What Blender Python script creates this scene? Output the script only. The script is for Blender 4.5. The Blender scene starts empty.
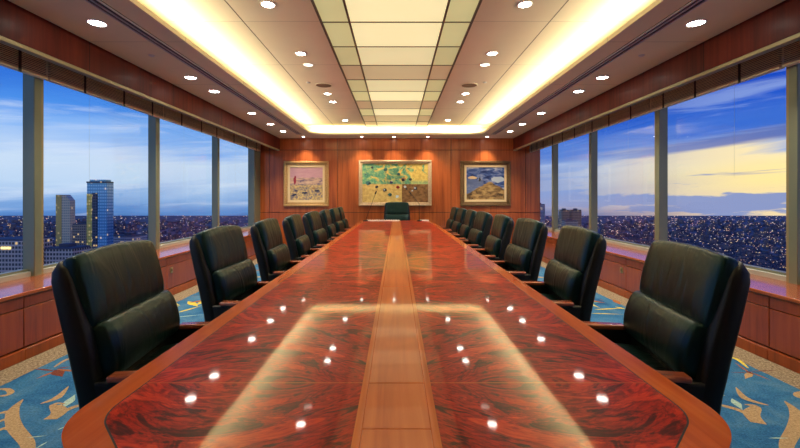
import bpy, bmesh, math, random
from mathutils import Vector, Matrix
R = random.Random(7)
PI = math.pi
scene = bpy.context.scene
COL = scene.collection

# ------------------------------------------------------------------ dimensions (metres, camera stands at x=0, y=0)
CAM_Z = 1.24
XC = 2.84          # cabinet faces and wooden fascia
XW = 3.41          # window glass
YE = 9.73          # end wall
YB = -2.3          # wall behind the camera
ZC = 2.68          # outer ceiling
ZT = 2.94          # raised ceiling tray
LEDGE = 0.52
TAB_Z = 0.75
TAB_W = 0.735
TAB_Y0, TAB_Y1 = 0.50, 8.57

# ------------------------------------------------------------------ node helpers
class NT:
    def __init__(s, tree):
        s.t = tree; s.n = tree.nodes; s.l = tree.links
    def new(s, typ, **kw):
        nd = s.n.new(typ)
        for k, v in kw.items():
            setattr(nd, k, v)
        return nd
    def put(s, sock, v):
        if hasattr(v, 'is_linked') or isinstance(v, bpy.types.NodeSocket):
            s.l.new(v, sock)
        elif v is not None:
            if isinstance(v, (tuple, list)) and len(v) == 3 and sock.type == 'RGBA':
                v = (*v, 1)
            sock.default_value = v
    def math(s, op, a, b=None, c=None, clamp=False):
        nd = s.new('ShaderNodeMath', operation=op); nd.use_clamp = clamp
        s.put(nd.inputs[0], a)
        if b is not None: s.put(nd.inputs[1], b)
        if c is not None: s.put(nd.inputs[2], c)
        return nd.outputs[0]
    def mix(s, fac, a, b, blend='MIX'):
        nd = s.new('ShaderNodeMix', data_type='RGBA', blend_type=blend)
        s.put(nd.inputs[0], fac); s.put(nd.inputs[6], a); s.put(nd.inputs[7], b)
        return nd.outputs[2]
    def coords(s, which='Object'):
        return s.new('ShaderNodeTexCoord').outputs[which]
    def sep(s, v):
        nd = s.new('ShaderNodeSeparateXYZ'); s.put(nd.inputs[0], v); return nd.outputs
    def comb(s, x, y, z):
        nd = s.new('ShaderNodeCombineXYZ')
        for i, v in enumerate((x, y, z)): s.put(nd.inputs[i], v)
        return nd.outputs[0]
    def mapping(s, v, scale=(1, 1, 1), loc=(0, 0, 0), rot=(0, 0, 0)):
        nd = s.new('ShaderNodeMapping'); s.put(nd.inputs[0], v)
        nd.inputs['Scale'].default_value = scale; nd.inputs['Location'].default_value = loc
        nd.inputs['Rotation'].default_value = rot
        return nd.outputs[0]
    def noise(s, v, scale=5, detail=4, rough=.5, dist=0, out=0):
        nd = s.new('ShaderNodeTexNoise'); s.put(nd.inputs['Vector'], v)
        nd.inputs['Scale'].default_value = scale; nd.inputs['Detail'].default_value = detail
        nd.inputs['Roughness'].default_value = rough; nd.inputs['Distortion'].default_value = dist
        return nd.outputs[out]
    def ramp(s, fac, stops, interp='LINEAR'):
        nd = s.new('ShaderNodeValToRGB'); s.put(nd.inputs[0], fac)
        cr = nd.color_ramp; cr.interpolation = interp
        while len(cr.elements) < len(stops): cr.elements.new(.5)
        for e, (p, c) in zip(cr.elements, stops):
            e.position = p; e.color = (*c, 1) if len(c) == 3 else c
        return nd.outputs[0]
    def smooth(s, v, a, b):
        nd = s.new('ShaderNodeMapRange', interpolation_type='SMOOTHSTEP')
        s.put(nd.inputs[0], v); nd.inputs[1].default_value = a; nd.inputs[2].default_value = b
        return nd.outputs[0]
    def bump(s, h, strength=.3, dist=.01):
        nd = s.new('ShaderNodeBump'); s.put(nd.inputs['Height'], h)
        nd.inputs['Strength'].default_value = strength; nd.inputs['Distance'].default_value = dist
        return nd.outputs[0]

def srgb(r, g, b):
    f = lambda c: ((c/255)/12.92 if c/255 <= .04045 else ((c/255+.055)/1.055)**2.4)
    return (f(r), f(g), f(b))

def mat(name, color=(.5, .5, .5), rough=.5, metal=0, spec=.5, coat=0, coat_rough=.03, emit=None, estr=0):
    m = bpy.data.materials.new(name); m.use_nodes = True
    nt = NT(m.node_tree); b = m.node_tree.nodes['Principled BSDF']
    b.inputs['Base Color'].default_value = (*color, 1)
    b.inputs['Roughness'].default_value = rough; b.inputs['Metallic'].default_value = metal
    b.inputs['Specular IOR Level'].default_value = spec
    b.inputs['Coat Weight'].default_value = coat; b.inputs['Coat Roughness'].default_value = coat_rough
    if emit:
        b.inputs['Emission Color'].default_value = (*emit, 1); b.inputs['Emission Strength'].default_value = estr
    return m, nt, b

def wood(name, c0, c1, c2, scale=(28, 28, 1.3), rough=.3, coat=.4, coat_rough=.12, seam=None, spec=.5):
    m, nt, b = mat(name, c1, rough, coat=coat, coat_rough=coat_rough, spec=spec)
    v = nt.mapping(nt.coords(), scale)
    n1 = nt.noise(v, 1.0, 5, .6, .6)
    v2 = nt.mapping(nt.coords(), tuple(q*.22 for q in scale), (3, 7, 1))
    n2 = nt.noise(v2, 1.0, 2, .5, .3)
    n = nt.math('ADD', nt.math('MULTIPLY', n1, .6), nt.math('MULTIPLY', n2, .4))
    col = nt.ramp(n, [(.32, c0), (.5, c1), (.68, c2)])
    if seam:
        nt_axis, period, off, w = seam
        p = nt.sep(nt.coords())[nt_axis]
        fr = nt.math('FRACT', nt.math('DIVIDE', nt.math('SUBTRACT', p, off), period))
        d = nt.math('ABSOLUTE', nt.math('SUBTRACT', fr, .5))
        line = nt.math('GREATER_THAN', d, .5 - w/period/2)
        col = nt.mix(line, col, tuple(q*.12 for q in c0))
    nt.put(b.inputs['Base Color'], col)
    return m

# ------------------------------------------------------------------ materials
M = {}
CH0, CH1, CH2 = srgb(134, 62, 26), srgb(180, 92, 42), srgb(202, 116, 60)
M['wood_wall'] = wood('cherry_panel', CH0, CH1, CH2, (16, 16, .8), .34, .35, .14)
M['wood_fascia'] = wood('cherry_fascia_shaded', srgb(66, 20, 14), srgb(90, 30, 21), srgb(108, 42, 28), (16, 16, .8), .5, .06, .25, spec=.15, seam=(1, 1.4, .9, .008))  # same cherry as the wall panels, its shade darkened into the colour
M['wood_cab'] = wood('cherry_cabinet', srgb(112, 46, 14), srgb(148, 64, 22), srgb(168, 82, 32), (20, 20, 1.0), .3, .35, .12)
M['wood_ledge'] = wood('cherry_ledge', srgb(130, 58, 22), srgb(160, 78, 36), srgb(182, 98, 52), (20, 1.0, 20), .22, .5, .08)
M['wood_border'] = wood('cherry_border', srgb(172, 68, 20), srgb(202, 92, 32), srgb(218, 112, 44), (26, 1.4, 26), .25, .7, .05, spec=.2)
M['wood_strip'] = wood('cherry_strip', srgb(184, 84, 34), srgb(208, 106, 46), srgb(222, 128, 64), (26, 1.1, 26), .28, .7, .05, spec=.2)
M['wood_arm'] = wood('cherry_arm', srgb(124, 54, 34), srgb(158, 82, 56), srgb(184, 106, 78), (40, 3, 40), .25, .6, .08)
M['groove'] = mat('dark_groove', (.012, .006, .004), .6)[0]
M['dark_wood'] = wood('dark_wood', srgb(50, 20, 12), srgb(74, 30, 18), srgb(88, 38, 24), (20, 20, 1.2), .35, .3, .1)

def veneer():
    m, nt, b = mat('flame_mahogany', (.3, .04, .02), .3, coat=.65, coat_rough=.045, spec=.12)
    b.inputs['Coat IOR'].default_value = 1.5
    s = nt.sep(nt.coords())
    u = nt.math('ABSOLUTE', s[0])
    v = nt.math('PINGPONG', nt.math('SUBTRACT', s[1], .568), .49)
    fl = nt.math('FLOOR', nt.math('DIVIDE', nt.math('SUBTRACT', s[1], .568), .98))
    w = nt.math('SUBTRACT', v, nt.math('MULTIPLY', nt.math('POWER', nt.math('SUBTRACT', u, .39), 2), 1.3))
    vec = nt.comb(nt.math('MULTIPLY', u, 5.6), nt.math('MULTIPLY', w, 13.0), nt.math('MULTIPLY', fl, 3.1))
    n1 = nt.noise(vec, 1.0, 7, .62, 1.1)
    rip = nt.math('SINE', nt.math('MULTIPLY', n1, 44.0))
    n2 = nt.noise(nt.comb(nt.math('MULTIPLY', u, 24), nt.math('MULTIPLY', w, 90), 0.0), 1.0, 4, .65, .8)
    n = nt.math('ADD', nt.math('ADD', nt.math('MULTIPLY', n1, .6), nt.math('MULTIPLY', n2, .3)), nt.math('MULTIPLY', rip, .035))
    col = nt.ramp(n, [(.35, srgb(66, 6, 7)), (.42, srgb(122, 18, 9)), (.49, srgb(182, 36, 14)), (.6, srgb(220, 70, 28))])
    fr = nt.math('FRACT', nt.math('DIVIDE', nt.math('SUBTRACT', s[1], .568), .49))
    d = nt.math('ABSOLUTE', nt.math('SUBTRACT', fr, .5))
    line = nt.math('GREATER_THAN', d, .4955)
    col = nt.mix(nt.math('MULTIPLY', line, .7), col, srgb(206, 104, 46))
    nt.put(b.inputs['Base Color'], col)
    return m
M['veneer'] = veneer()

def leather():
    m, nt, b = mat('black_leather', srgb(8, 26, 24), .32, spec=.5)
    c = nt.coords()
    n1 = nt.noise(nt.mapping(c, (10, 10, 1.9)), 1.0, 2, .45, 1.3)
    n2 = nt.noise(c, 160, 3, .6)
    n3 = nt.noise(c, 6, 2, .5)
    h = nt.math('ADD', nt.math('MULTIPLY', nt.smooth(n1, .35, .75), 1.0), nt.math('MULTIPLY', n2, .06))
    nt.put(b.inputs['Normal'], nt.bump(h, .24, .013))
    nt.put(b.inputs['Base Color'], nt.ramp(n3, [(.3, srgb(5, 24, 21)), (.7, srgb(11, 38, 35))]))
    b.inputs['Specular Tint'].default_value = (.5, .86, 1, 1)
    return m
M['leather'] = leather()
M['leather_side'] = mat('black_leather_side', srgb(11, 16, 15), .42, spec=.4)[0]
M['black_metal'] = mat('black_metal', (.01, .01, .01), .35, .6)[0]
M['rubber'] = mat('black_rubber', (.008, .008, .008), .6)[0]

def ceil_mat(name, c, joints):
    m, nt, b = mat(name, c, .75, spec=.2)
    col = nt.mix(nt.noise(nt.coords(), 3, 2), tuple(q*.95 for q in c), tuple(min(1, q*1.05) for q in c))
    s = nt.sep(nt.coords())
    for ax, per, off, wd in joints:
        fr = nt.math('FRACT', nt.math('DIVIDE', nt.math('SUBTRACT', s[ax], off), per))
        d = nt.math('ABSOLUTE', nt.math('SUBTRACT', fr, .5))
        col = nt.mix(nt.math('MULTIPLY', nt.math('GREATER_THAN', d, .5 - wd/per/2), .55), col, tuple(q*.3 for q in c))
    nt.put(b.inputs['Base Color'], col)
    return m
M['ceiling'] = ceil_mat('tan_ceiling', srgb(226, 214, 176), [(1, 1.4, .9, .008)])
M['tray'] = ceil_mat('tan_ceiling_tray', srgb(224, 212, 186), [(1, 1.26, 3.86, .008)])
M['white_metal'] = mat('white_metal', (.8, .78, .74), .35)[0]
M['slot_dark'] = mat('slot_dark', (.012, .012, .014), .5)[0]
M['slot_metal'] = mat('slot_metal', srgb(200, 198, 194), .4, .1)[0]
M['olive_metal'] = mat('olive_metal', srgb(160, 148, 108), .42, .35)[0]
M['mullion'] = mat('mullion_metal', srgb(128, 136, 116), .38, .35)[0]
M['alu'] = mat('pale_aluminium', srgb(178, 182, 172), .4, .3)[0]
M['panel_frame'] = mat('bronze_frame', srgb(92, 76, 62), .45, .3)[0]
M['brass'] = mat('brass_plate', srgb(196, 168, 112), .3, .8)[0]
M['gold'] = None
def gold(name, c0, c1):
    m, nt, b = mat(name, c1, .38, .25)
    n = nt.noise(nt.coords(), 60, 3, .6)
    nt.put(b.inputs['Base Color'], nt.ramp(n, [(.35, c0), (.65, c1)]))
    nt.put(b.inputs['Normal'], nt.bump(n, .4, .01))
    return m
M['gold'] = gold('gilded_frame', srgb(176, 132, 72), srgb(222, 184, 122))
M['champagne'] = gold('champagne_frame', srgb(200, 172, 130), srgb(226, 204, 168))
M['bronze'] = gold('bronze_gilt_frame', srgb(84, 62, 36), srgb(150, 118, 72))
M['mat_cream'] = mat('cream_liner', srgb(232, 208, 156), .7)[0]
M['black'] = mat('matte_black', (.008, .008, .008), .5)[0]
M['paper'] = mat('white_paper', srgb(232, 224, 214), .6)[0]
M['box_wood'] = wood('box_wood', srgb(120, 60, 24), srgb(170, 96, 40), srgb(190, 112, 52), (10, 40, 40), .35, .3)
M['blind'] = mat('blind_slat', srgb(242, 226, 180), .4, .35)[0]
M['blind_dark'] = mat('blind_rail', srgb(58, 50, 34), .5, .1)[0]

def glass():
    m = bpy.data.materials.new('window_glass'); m.use_nodes = True
    nt = NT(m.node_tree); m.node_tree.nodes.remove(m.node_tree.nodes['Principled BSDF'])
    out = [n for n in nt.n if n.type == 'OUTPUT_MATERIAL'][0]
    tr = nt.new('ShaderNodeBsdfTransparent'); tr.inputs[0].default_value = (.985, .99, .99, 1)
    gl = nt.new('ShaderNodeBsdfGlossy'); gl.inputs['Roughness'].default_value = .0
    gl.inputs[0].default_value = (.9, .95, 1, 1)
    fr = nt.new('ShaderNodeFresnel'); fr.inputs[0].default_value = 1.22
    mx = nt.new('ShaderNodeMixShader')
    nt.l.new(nt.math('MULTIPLY', fr.outputs[0], .08), mx.inputs[0])
    nt.l.new(tr.outputs[0], mx.inputs[1]); nt.l.new(gl.outputs[0], mx.inputs[2])
    nt.l.new(mx.outputs[0], out.inputs[0])
    return m
M['glass'] = glass()

def emissive(name, col, strength, sample=True):
    m, nt, b = mat(name, (.8, .8, .8), .5, emit=col, estr=strength)
    if not sample: m.cycles.emission_sampling = 'NONE'
    return m
M['lamp'] = emissive('downlight_lamp', (1, .93, .82), 34)
M['lamp_dim'] = emissive('downlight_lamp_dim', (1, .88, .72), 4)
M['led'] = emissive('cove_led', (1, .86, .52), 6)

def carpet():
    m, nt, b = mat('blue_carpet', srgb(52, 122, 172), .95, spec=.1)
    c = nt.coords(); s = nt.sep(c)
    n1 = nt.noise(c, 3.5, 4, .6, .5); n2 = nt.noise(c, 90, 3, .7)
    blue = nt.ramp(n1, [(.32, srgb(36, 92, 142)), (.5, srgb(58, 116, 160)), (.7, srgb(92, 134, 164))])
    tan = nt.ramp(nt.noise(c, 60, 4, .8), [(.35, srgb(88, 76, 62)), (.6, srgb(176, 158, 132))])
    edge = nt.math('GREATER_THAN', nt.math('ADD', nt.math('ABSOLUTE', s[0]), nt.math('MULTIPLY', nt.noise(c, 7, 2), .02)), 2.615)
    col = nt.mix(edge, blue, tan)
    col = nt.mix(nt.math('MULTIPLY', n2, .5), col, (.02, .02, .03), 'MULTIPLY') if False else col
    col = nt.mix(.75, col, nt.ramp(n2, [(.3, (.35, .35, .35)), (.7, (1.2, 1.2, 1.2))]), 'MULTIPLY')
    nt.put(b.inputs['Base Color'], col)
    nt.put(b.inputs['Normal'], nt.bump(n2, .6, .006))
    return m
M['carpet'] = carpet()
def yarn(name, c):
    m, nt, b = mat(name, c, .95, spec=.1)
    n2 = nt.noise(nt.coords(), 90, 3, .7)
    nt.put(b.inputs['Base Color'], nt.mix(.75, c, nt.ramp(n2, [(.3, (.35, .35, .35)), (.7, (1.2, 1.2, 1.2))]), 'MULTIPLY'))
    nt.put(b.inputs['Normal'], nt.bump(n2, .6, .006))
    return m
M['y_tan'] = yarn('carpet_tan', srgb(182, 154, 114)); M['y_red'] = yarn('carpet_rust', srgb(120, 66, 54))
M['y_pale'] = yarn('carpet_pale', srgb(172, 204, 190)); M['y_yel'] = yarn('carpet_yellow', srgb(226, 206, 84))
M['y_teal'] = yarn('carpet_teal', srgb(92, 168, 170)); M['y_brown'] = yarn('carpet_brown', srgb(166, 104, 66))

# ------------------------------------------------------------------ mesh builder
class MB:
    def __init__(s):
        s.bm = bmesh.new(); s.mats = []
    def _m(s, m):
        if m not in s.mats: s.mats.append(m)
        return s.mats.index(m)
    def _faces(s, geom_faces, m, smooth):
        i = s._m(m)
        for f in geom_faces:
            f.material_index = i; f.smooth = smooth
    def box(s, x0, x1, y0, y1, z0, z1, m, bev=0, seg=2):
        x0, x1 = sorted((x0, x1)); y0, y1 = sorted((y0, y1)); z0, z1 = sorted((z0, z1))
        r = bmesh.ops.create_cube(s.bm, size=1, matrix=Matrix.Translation(((x0+x1)/2, (y0+y1)/2, (z0+z1)/2)) @ Matrix.Diagonal((x1-x0, y1-y0, z1-z0, 1)))
        vs = r['verts']; fs = set(f for v in vs for f in v.link_faces)
        s._faces(fs, m, False)
        if bev:
            es = list(set(e for v in vs for e in v.link_edges))
            rr = bmesh.ops.bevel(s.bm, geom=es, offset=bev, segments=seg, affect='EDGES', profile=.5)
            s._faces(rr['faces'], m, True)
        return s
    def loft(s, rings, m, smooth=True, cap=True):
        """rings: lists of points of equal count"""
        vr = [[s.bm.verts.new(p) for p in ring] for ring in rings]
        n = len(vr[0]); fs = []
        for a, b in zip(vr, vr[1:]):
            for i in range(n):
                j = (i+1) % n
                fs.append(s.bm.faces.new((a[i], a[j], b[j], b[i])))
        if cap:
            fs.append(s.bm.faces.new(list(reversed(vr[0])))); fs.append(s.bm.faces.new(vr[-1]))
        s._faces(fs, m, smooth)
        return s
    def tube(s, pts, r, m, n=10):
        pts = [Vector(p) for p in pts]; rings = []
        rs = r if isinstance(r, (list, tuple)) else [r]*len(pts)
        for k, p in enumerate(pts):
            t = (pts[min(k+1, len(pts)-1)] - pts[max(k-1, 0)]).normalized()
            up = Vector((0, 0, 1)) if abs(t.z) < .9 else Vector((1, 0, 0))
            a = t.cross(up).normalized(); b = t.cross(a).normalized()
            rings.append([p + (a*math.cos(2*PI*i/n) + b*math.sin(2*PI*i/n))*rs[k] for i in range(n)])
        return s.loft(rings, m)
    def lathe(s, prof, m, c=(0, 0, 0), n=24, axis='z', cap=True):
        rings = []
        for r, h in prof:
            ring = []
            for i in range(n):
                a = 2*PI*i/n
                p = (r*math.cos(a), r*math.sin(a), h) if axis == 'z' else (h, r*math.cos(a), r*math.sin(a)) if axis == 'x' else (r*math.sin(a), h, r*math.cos(a))
                ring.append(Vector(c)+Vector(p))
            rings.append(ring)
        return s.loft(rings, m, True, cap)
    def poly(s, pts, m):
        f = s.bm.faces.new([s.bm.verts.new(p) for p in pts]); s._faces([f], m, False); return s
    def prism(s, outline, z0, z1, m, bev=0, seg=3):
        lo = [s.bm.verts.new((x, y, z0)) for x, y in outline]; hi = [s.bm.verts.new((x, y, z1)) for x, y in outline]
        n = len(outline); fs = [s.bm.faces.new(list(reversed(lo))), s.bm.faces.new(hi)]
        top = fs[1]
        for i in range(n):
            j = (i+1) % n; fs.append(s.bm.faces.new((lo[i], lo[j], hi[j], hi[i])))
        s._faces(fs, m, False)
        if bev:
            es = [e for e in top.edges]
            rr = bmesh.ops.bevel(s.bm, geom=es, offset=bev, segments=seg, affect='EDGES', profile=.5)
            s._faces(rr['faces'], m, True)
        return s
    def build(s, name, parent=None, loc=None):
        bmesh.ops.recalc_face_normals(s.bm, faces=s.bm.faces[:])
        me = bpy.data.meshes.new(name); s.bm.to_mesh(me); s.bm.free()
        for m in s.mats: me.materials.append(m)
        o = bpy.data.objects.new(name, me); COL.objects.link(o)
        if parent: o.parent = parent
        if loc: o.location = loc
        return o

def tag(o, label=None, cat=None, group=None, kind=None):
    if label: o['label'] = label
    if cat: o['category'] = cat
    if group: o['group'] = group
    if kind: o['kind'] = kind
    return o
def empty(name, loc=(0, 0, 0), rz=0):
    o = bpy.data.objects.new(name, None); COL.objects.link(o)
    o.location = loc; o.rotation_euler = (0, 0, rz); o.empty_display_size = .1
    return o
def copy_tree(o, parent=None):
    c = o.copy(); COL.objects.link(c)
    if parent: c.parent = parent
    for ch in list(o.children): copy_tree(ch, c)
    return c
ORD = ['nearest', 'second', 'third', 'fourth', 'fifth', 'sixth', 'seventh', 'eighth', 'ninth', 'tenth', 'eleventh', 'twelfth', 'thirteenth']
def struct(o, label=None):
    o['kind'] = 'structure'
    if label: o['label'] = label
    return o

def rrect(x0, x1, y0, y1, r, n=8):
    pts = []
    for cx, cy, a0 in ((x1-r, y1-r, 0), (x0+r, y1-r, 90), (x0+r, y0+r, 180), (x1-r, y0+r, 270)):
        for k in range(n+1):
            a = math.radians(a0+90*k/n); pts.append((cx+r*math.cos(a), cy+r*math.sin(a)))
    return pts

# ------------------------------------------------------------------ floor with its woven motifs
def fl(px, py):                       # a point of the carpet seen at that place of the photograph
    k = py-197.5
    return ((px-396.5)/k*CAM_Z, 400*CAM_Z/k)
mb = MB()
mb.box(-3.5, 3.5, YB-.1, YE+.1, -.1, 0, M['carpet'])
ZM = [0.0006]
def motif(pts, m):
    ZM[0] += .00002
    # ear-clip through triangle fill
    vs = [mb.bm.verts.new((x, y, ZM[0])) for x, y in pts]
    es = [mb.bm.edges.new((vs[i], vs[(i+1) % len(vs)])) for i in range(len(vs))]
    r = bmesh.ops.triangle_fill(mb.bm, edges=es, use_beauty=True)
    mb._faces([g for g in r['geom'] if isinstance(g, bmesh.types.BMFace)], m, False)
def leaf(a, b, w, m, n=7):
    w *= .55; a, b = Vector(a), Vector(b); d = b-a; L = d.length; p = Vector((-d.y, d.x)).normalized()
    up, dn = [], []
    for k in range(n+1):
        t = k/n; ww = w*L*math.sin(PI*min(1, t*.92+.04))*(.75+.25*math.sin(t*5))
        q = a+d*t; up.append(tuple(q+p*ww)); dn.append(tuple(q-p*ww))
    motif(up+dn[::-1], m)
def swoosh(pts, ws, m):
    P = [Vector(p) for p in pts]; Q = []
    for i in range(len(P)-1):
        p0, p1, p2, p3 = P[max(i-1, 0)], P[i], P[i+1], P[min(i+2, len(P)-1)]
        for k in range(5):
            t = k/5
            Q.append(.5*((2*p1)+(p2-p0)*t+(2*p0-5*p1+4*p2-p3)*t*t+(3*p1-p0-3*p2+p3)*t**3))
    Q.append(P[-1]); up, dn = [], []
    for k, q in enumerate(Q):
        d = Q[min(k+1, len(Q)-1)]-Q[max(k-1, 0)]; p = Vector((-d.y, d.x)).normalized()
        t = k/(len(Q)-1)*(len(ws)-1); i = min(int(t), len(ws)-2); w = .72*(ws[i]+(ws[i+1]-ws[i])*(t-i))
        up.append(tuple(q+p*w)); dn.append(tuple(q-p*w))
    motif(up+dn[::-1], m)
L4 = lambda x, y: fl(x/3.5, 320+y/3.5)
R4 = lambda x, y: fl(700+x/3.5, 320+y/3.5)
for P in (1,):
    swoosh([L4(190, 165), L4(235, 138), L4(300, 125), L4(330, 130)], [.008, .02, .02, .006], M['y_tan'])
    leaf(L4(192, 178), L4(113, 170), .10, M['y_red']); leaf(L4(197, 178), L4(126, 206), .2, M['y_brown'])
    leaf(L4(192, 175), L4(218, 198), .4, M['y_red']); leaf(L4(198, 172), L4(280, 182), .12, M['y_brown'])
    leaf(L4(198, 170), L4(258, 162), .16, M['y_red'])
    swoosh([L4(-10, 242), L4(25, 243), L4(38, 254), L4(20, 264), L4(-8, 266)], [.01, .02, .025, .02, .008], M['y_tan'])
    swoosh([L4(142, 293), L4(200, 272), L4(240, 232)], [.006, .035, .003], M['y_tan'])
    leaf(L4(226, 304), L4(262, 262), .34, M['y_pale'])
    swoosh([L4(175, 348), L4(208, 322), L4(190, 296), L4(228, 294)], [.05, .055, .03, .006], M['y_tan'])
    swoosh([L4(205, 330), L4(255, 306), L4(322, 290)], [.03, .025, .02], M['y_tan'])
    leaf(L4(202, 385), L4(232, 372), .3, M['y_pale'])
    swoosh([L4(80, 278), L4(45, 318), L4(50, 372), L4(95, 430), L4(100, 470)], [.004, .04, .045, .04, .03], M['y_tan'])
    swoosh([L4(50, 325), L4(20, 322), L4(-12, 330)], [.03, .022, .012], M['y_tan'])
    swoosh([L4(52, 352), L4(20, 348), L4(-12, 360)], [.03, .022, .012], M['y_tan'])
    swoosh([L4(62, 385), L4(20, 378), L4(-12, 392)], [.03, .022, .012], M['y_tan'])
    leaf(L4(96, 412), L4(165, 405), .1, M['y_pale']); leaf(L4(122, 452), L4(170, 424), .16, M['y_pale'])
    leaf(L4(285, 256), L4(322, 264), .14, M['y_pale']); leaf(L4(300, 195), L4(322, 212), .3, M['y_tan'])
    # right
    swoosh([R4(168, 168), R4(130, 138), R4(95, 132), R4(62, 150)], [.008, .022, .022, .006], M['y_yel'])
    leaf(R4(175, 185), R4(96, 183), .05, M['y_red']); leaf(R4(172, 180), R4(270, 177), .05, M['y_red'])
    leaf(R4(180, 184), R4(250, 212), .14, M['y_brown']); leaf(R4(180, 183), R4(158, 206), .25, M['y_tan'])
    leaf(R4(172, 184), R4(120, 148), .09, M['y_brown']); leaf(R4(160, 178), R4(190, 192), .45, M['y_red'])
    leaf(R4(172, 176), R4(125, 165), .06, M['y_red'])
    swoosh([R4(126, 236), R4(160, 275), R4(240, 299)], [.003, .035, .006], M['y_tan'])
    leaf(R4(112, 276), R4(148, 314), .34, M['y_pale'])
    swoosh([R4(205, 362), R4(180, 330), R4(196, 304), R4(156, 296)], [.05, .055, .03, .006], M['y_tan'])
    swoosh([R4(182, 336), R4(125, 312), R4(52, 294)], [.03, .025, .02], M['y_tan'])
    swoosh([R4(296, 284), R4(335, 322), R4(335, 372), R4(305, 430), R4(300, 470)], [.004, .04, .045, .04, .03], M['y_tan'])
    swoosh([R4(330, 330), R4(352, 328), R4(372, 340)], [.03, .022, .012], M['y_tan'])
    swoosh([R4(330, 372), R4(352, 366), R4(372, 380)], [.03, .022, .012], M['y_tan'])
    leaf(R4(240, 414), R4(312, 414), .09, M['y_pale']); leaf(R4(60, 268), R4(88, 264), .2, M['y_yel'])
    swoosh([R4(372, 250), R4(344, 258), R4(342, 268), R4(372, 278)], [.01, .025, .025, .01], M['y_tan'])
A6 = lambda x, y: fl(150+x/6.3, 250+y/6.3)
A7 = lambda x, y: fl(580+x/5.53, 240+y/5.53)
leaf(A6(100, 330), A6(190, 350), .3, M['y_yel']); leaf(A6(115, 385), A6(180, 352), .3, M['y_yel'])
leaf(A6(120, 410), A6(250, 372), .14, M['y_teal']); leaf(A6(150, 402), A6(330, 350), .1, M['y_yel'])
leaf(A6(240, 325), A6(300, 355), .28, M['y_yel']); leaf(A6(345, 318), A6(290, 350), .25, M['y_yel'])
leaf(A6(130, 324), A6(170, 314), .3, M['y_red']); leaf(A6(170, 318), A6(245, 312), .12, M['y_brown'])
leaf(A6(120, 428), A6(350, 406), .07, M['y_pale']); leaf(A6(240, 298), A6(345, 276), .05, M['y_red'])
leaf(A7(20, 340), A7(110, 375), .16, M['y_yel']); leaf(A7(80, 385), A7(240, 378), .1, M['y_yel'])
leaf(A7(40, 405), A7(250, 412), .06, M['y_yel']); leaf(A7(195, 370), A7(265, 385), .3, M['y_yel'])
leaf(A7(185, 330), A7(225, 358), .3, M['y_brown']); leaf(A7(105, 330), A7(135, 334), .3, M['y_brown'])
leaf(A7(60, 350), A7(110, 345), .2, M['y_teal'])
for s in (-1, 1):
    for k in range(5):
        y0 = 4.6+1.02*k
        leaf((s*1.5, y0), (s*2.25, y0+.25), .16, M['y_yel']); leaf((s*1.3, y0+.5), (s*2.0, y0+.42), .12, M['y_teal'])
        leaf((s*2.4, y0+.5), (s*1.9, y0+.75), .18, M['y_tan']); leaf((s*1.45, y0+.25), (s*1.7, y0+.55), .2, M['y_pale'])
        leaf((s*2.45, y0+.1), (s*2.2, y0+.3), .22, M['y_brown'])
floor = struct(mb.build('floor'))

# ------------------------------------------------------------------ end wall, back wall
mb = MB()
mb.box(-3.5, 3.5, YE+.012, YE+.2, 0, 3.1, M['groove'])
gx = [-3.5, (269.3-396.5)/41.1, (337.7-396.5)/41.1, (451-396.5)/41.1, (525.7-396.5)/41.1, 3.5]
gz = [.10, CAM_Z-15/41.1, CAM_Z+47.5/41.1, 2.72]
g = .006
for i in range(5):
    for j in range(3):
        mb.box(gx[i]+g, gx[i+1]-g, YE, YE+.02, gz[j]+g, gz[j+1]-g, M['wood_wall'], .002, 1)
mb.box(-3.5, 3.5, YE-.012, YE+.02, 0, .1, M['wood_wall'])
struct(mb.build('wall_end'))
mb = MB(); mb.box(-3.5, 3.5, YB-.2, YB, 0, 3.1, M['wood_wall']); struct(mb.build('wall_back'))

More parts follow.
